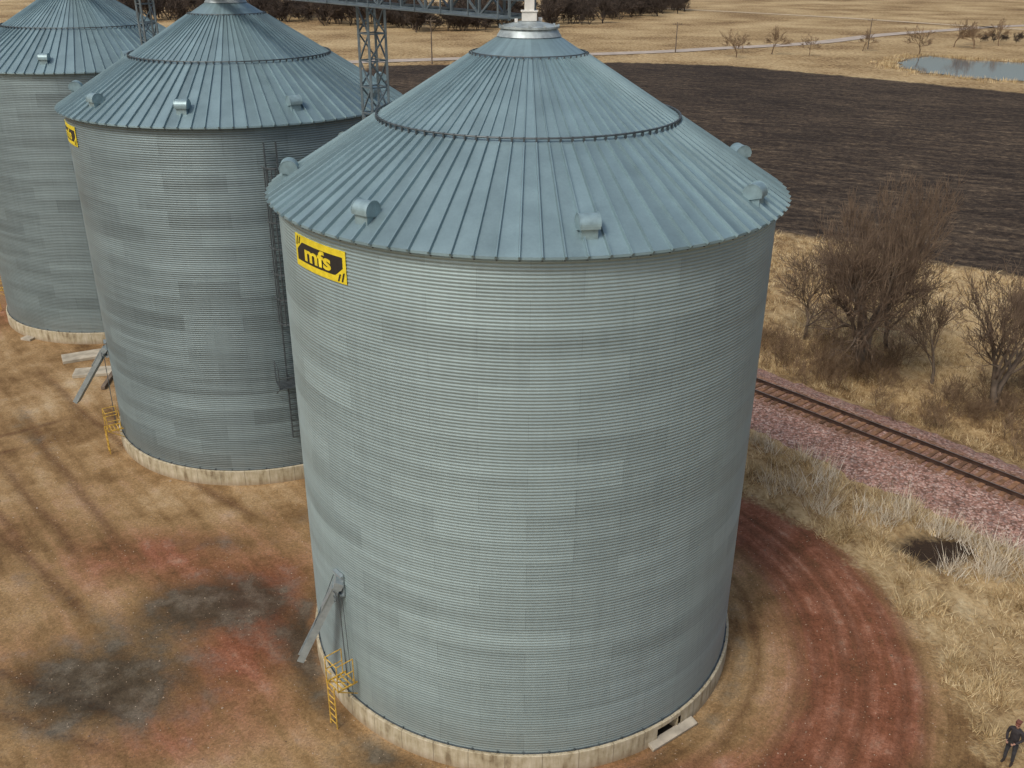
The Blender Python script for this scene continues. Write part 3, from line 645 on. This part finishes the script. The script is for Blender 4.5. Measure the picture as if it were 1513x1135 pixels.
def wk(x,y):
    s,o=track_off(x,y); return ok(x,y)&(o<-4.9)&(o>-9.0)&(s>-5)&(patch(x+3,y,.9)>-.3)
cx,cy=scatter(1600,12,34,22,50,wk); blades('pale_weed_stalks',cx,cy,26,.2,.4,1.2,.028,.4,MWB)
def bk(x,y):
    s,o=track_off(x,y); return (o>4.1)&(o<9.5)
cx,cy=scatter(3500,8,50,30,75,bk); blades('brown_weeds',cx,cy,14,.18,.2,.6,.025,.45,MRB)
t=RNG.random(1000); i=RNG.integers(0,len(POND),1000); P=np.array(POND,float); q=P[i]+(P[(i+1)%len(P)]-P[i])*t[:,None]+RNG.normal(0,2.5,(1000,2)); kk=sdf(POND,q[:,0],q[:,1])>.8
blades('reeds',q[kk,0],q[kk,1],12,.5,.3,.9,.10,.25,MGB)
# loose stones on the yard
n=9000; x=RNG.uniform(-26,18,n); y=RNG.uniform(18,50,n); k=(sdf(DIRT,x,y)<.6)&(np.hypot(x-B1[0],y-B1[1])>8.25)&(np.hypot(x-B2[0],y-B2[1])>8.25); x,y=x[k],y[k]; n=len(x)
r=RNG.uniform(.010,.030,n)*(1+1.0*(RNG.random(n)>.98)); oc=np.array([[1,0,0],[0,1,0],[-1,0,0],[0,-1,0],[0,0,.8],[0,0,-.6]]); an=RNG.uniform(0,6.28,n)
ca,sa=np.cos(an),np.sin(an); q=oc[None]*r[:,None,None]*RNG.uniform(.7,1.3,(n,6,1)); V=np.stack([q[...,0]*ca[:,None]-q[...,1]*sa[:,None]+x[:,None],q[...,0]*sa[:,None]+q[...,1]*ca[:,None]+y[:,None],q[...,2]+r[:,None]*.3],-1).reshape(-1,3)
fo=np.array([[0,1,4],[1,2,4],[2,3,4],[3,0,4],[1,0,5],[2,1,5],[3,2,5],[0,3,5]]); F=(fo[None]+6*np.arange(n)[:,None,None]).reshape(-1,3)
np_mesh('loose_stones',V,F,blade_mat('stone',(.14,.09,.06),(.28,.20,.14),(.50,.42,.33)),False,{'tone':np.repeat(RNG.random(n),6)})
# ---------------- utility poles
def upole(x,y,h):
    b=MB(); b.tube((x,y,0),(x,y,h),.17,8,.11); b.beam((x-1.2,y,h-.5),(x+1.2,y,h-.5),.12,.14)
    for dx in (-1.1,-.5,.5,1.1): b.tube((x+dx,y,h-.43),(x+dx,y,h-.22),.06,6)
    b.beam((x-.7,y+.08,h-.5),(x,y+.08,h-1.1),.04,.04); b.beam((x+.7,y+.08,h-.5),(x,y+.08,h-1.1),.04,.04)
    b.ob('utility_pole',MB1)
upole(-19.1,231,10); upole(42.2,262,7.5); upole(97,275,8)
def slab(name,p0,p1,w,h,tilt=0,z=None,mat=None):
    p0=Vector((*p0,0));p1=Vector((*p1,0)); d=(p1-p0); b=MB(); L=d.length; c=(p0+p1)/2; R_=Matrix.Rotation(math.atan2(d.y,d.x),3,'Z')@Matrix.Rotation(tilt,3,'X')
    b.box((0,0,0),(L,w,h),R_); o=b.ob(name,mat or MC,bevel=.02); o.location=(c.x,c.y,(z if z is not None else h/2)); return o
MSL=simple('slab_concrete',(.42,.38,.30),.9,0,.25,1.5,.3)
slab('concrete_slab',(-29.3,56.6),(-27.0,57.8),1.3,.2,mat=MSL); slab('concrete_slab',(-27.6,54.4),(-25.0,55.0),1.2,.2,mat=MSL); slab('concrete_slab',(-33.3,60.0),(-32.2,63.5),.8,.15,mat=MSL)
slab('concrete_plank',(4.75,23.95),(6.45,25.2),.34,.14,.25,.12,MSL)
slab('timber_post',(-24.9,52.2),(-25.3,55.8),.25,.2,0,.12,MB1)
# ---------------- person
def person(x,y,face):
    e=empty('person',(x,y,0)); e.rotation_euler=(0,0,face)
    def skin(name,pts,edges,mat,root=0,sub=2):
        me=bpy.data.meshes.new(name); me.from_pydata([p_[:3] for p_ in pts],edges,[]); o=bpy.data.objects.new(name,me); COL.objects.link(o); o.parent=e
        sk=o.modifiers.new('skin','SKIN'); sk.use_smooth_shade=True
        for i,p_ in enumerate(pts):
            r=p_[3] if isinstance(p_[3],tuple) else (p_[3],p_[3]); me.skin_vertices[0].data[i].radius=r; me.skin_vertices[0].data[i].use_root=(i==root)
        s_=o.modifiers.new('sub','SUBSURF'); s_.levels=sub; s_.render_levels=sub; me.materials.append(mat); return o
    J=simple('dark_jacket',(.03,.026,.028),.85,0,.3,10); T_=simple('dark_trousers',(.035,.036,.042),.9,0,.3,10); SK=simple('skin',(.45,.26,.19),.6,0,.08,20); HR=simple('cap_fabric',(.16,.06,.04),.8,0,.2,20); BT=simple('boots',(.03,.02,.015),.7)
    skin('jacket',[(0,0,.93,(.17,.12)),(0,0,1.12,(.155,.11)),(0,.01,1.3,(.18,.12)),(0,.02,1.44,(.15,.09)),(0,.01,1.52,(.06,.06)),
        (.19,.02,1.42,.07),(.25,.02,1.16,.052),(.14,-.24,1.08,.04),(-.19,.02,1.42,.07),(-.25,.02,1.16,.052),(-.14,-.24,1.08,.04)],
        [(0,1),(1,2),(2,3),(3,4),(3,5),(5,6),(6,7),(3,8),(8,9),(9,10)],J)
    skin('trousers',[(0,0,.96,(.15,.115)),(.10,0,.84,.095),(.12,-.02,.5,.065),(.125,.01,.12,.052),(-.10,0,.84,.095),(-.12,-.02,.5,.065),(-.125,.01,.12,.052)],[(0,1),(1,2),(2,3),(0,4),(4,5),(5,6)],T_)
    for s_ in (1,-1): skin('boot',[(s_*.125,.03,.1,.05),(s_*.128,.02,.05,.05),(s_*.135,-.1,.045,.045),(s_*.14,-.17,.035,.035)],[(0,1),(1,2),(2,3)],BT)
    skin('head',[(0,.01,1.50,.05),(0,.01,1.56,.055),(0,-.005,1.62,(.07,.085)),(0,0,1.68,(.078,.095)),(0,.01,1.74,(.06,.075)),(0,-.105,1.635,.012)],[(0,1),(1,2),(2,3),(3,4),(2,5)],SK)
    b=MB()
    for s_ in (-1,1): b.box((s_*.032,-.083,1.665),(.022,.012,.012))
    b.box((0,-.088,1.595),(.045,.01,.008)); b.ob('eyes_and_mouth',MBK,e)
    for s_ in (-1,1): skin('ear',[(s_*.078,.01,1.63,.012),(s_*.084,.015,1.67,.014)],[(0,1)],SK,sub=1)
    skin('cap',[(0,.01,1.70,(.088,.1)),(0,.01,1.765,(.072,.085)),(0,-.13,1.705,(.05,.012))],[(0,1),(0,2)],HR)
    for s_ in (-1,1):
        skin('palm',[(s_*.14,-.24,1.08,.03),(s_*.12,-.29,1.09,(.034,.02)),(s_*.105,-.33,1.10,(.036,.018))],[(0,1),(1,2)],SK,sub=1)
        for k in range(4):
            z=1.125-.022*k; l=(1,1.1,1.05,.85)[k]
            skin('finger_%d'%(k+1),[(s_*.112,-.325,z,.009),(s_*.10,-.36*1,z,.009),(s_*(.10-.035*l),-.375,z,.008),(s_*(.10-.055*l),-.36,z,.007)],[(0,1),(1,2),(2,3)],SK,sub=1)
        skin('thumb',[(s_*.12,-.28,1.11,.011),(s_*.095,-.29,1.14,.010),(s_*.07,-.31,1.15,.009)],[(0,1),(1,2)],SK,sub=1)
    b=MB(); b.box((0,-.33,1.11),(.19,.07,.10)); b.box((0,-.34,1.19),(.15,.02,.09)); b.ob('remote_controller',MBK,e,bevel=.008)
person(16.62,23.5,rad(-50))
# ---------------- light
sun=bpy.data.lights.new('sun','SUN'); so=bpy.data.objects.new('sun',sun); COL.objects.link(so)
EL,AZ=rad(50),rad(-125)
sv=Vector((math.cos(EL)*math.cos(AZ),math.cos(EL)*math.sin(AZ),math.sin(EL))); so.rotation_euler=sv.to_track_quat('Z','Y').to_euler()
sun.energy=1.5; sun.angle=rad(12); sun.color=(1,.96,.90)
w=bpy.data.worlds.new('World'); SC.world=w; w.use_nodes=True; nt=w.node_tree; bg=nt.nodes['Background']
sk=nt.nodes.new('ShaderNodeTexSky'); sk.sky_type='NISHITA'; sk.sun_disc=False; sk.sun_elevation=EL; sk.sun_rotation=math.pi/2-AZ; sk.dust_density=5; sk.air_density=1.2; sk.ozone_density=1
nt.links.new(sk.outputs[0],bg.inputs[0]); bg.inputs[1].default_value=.115
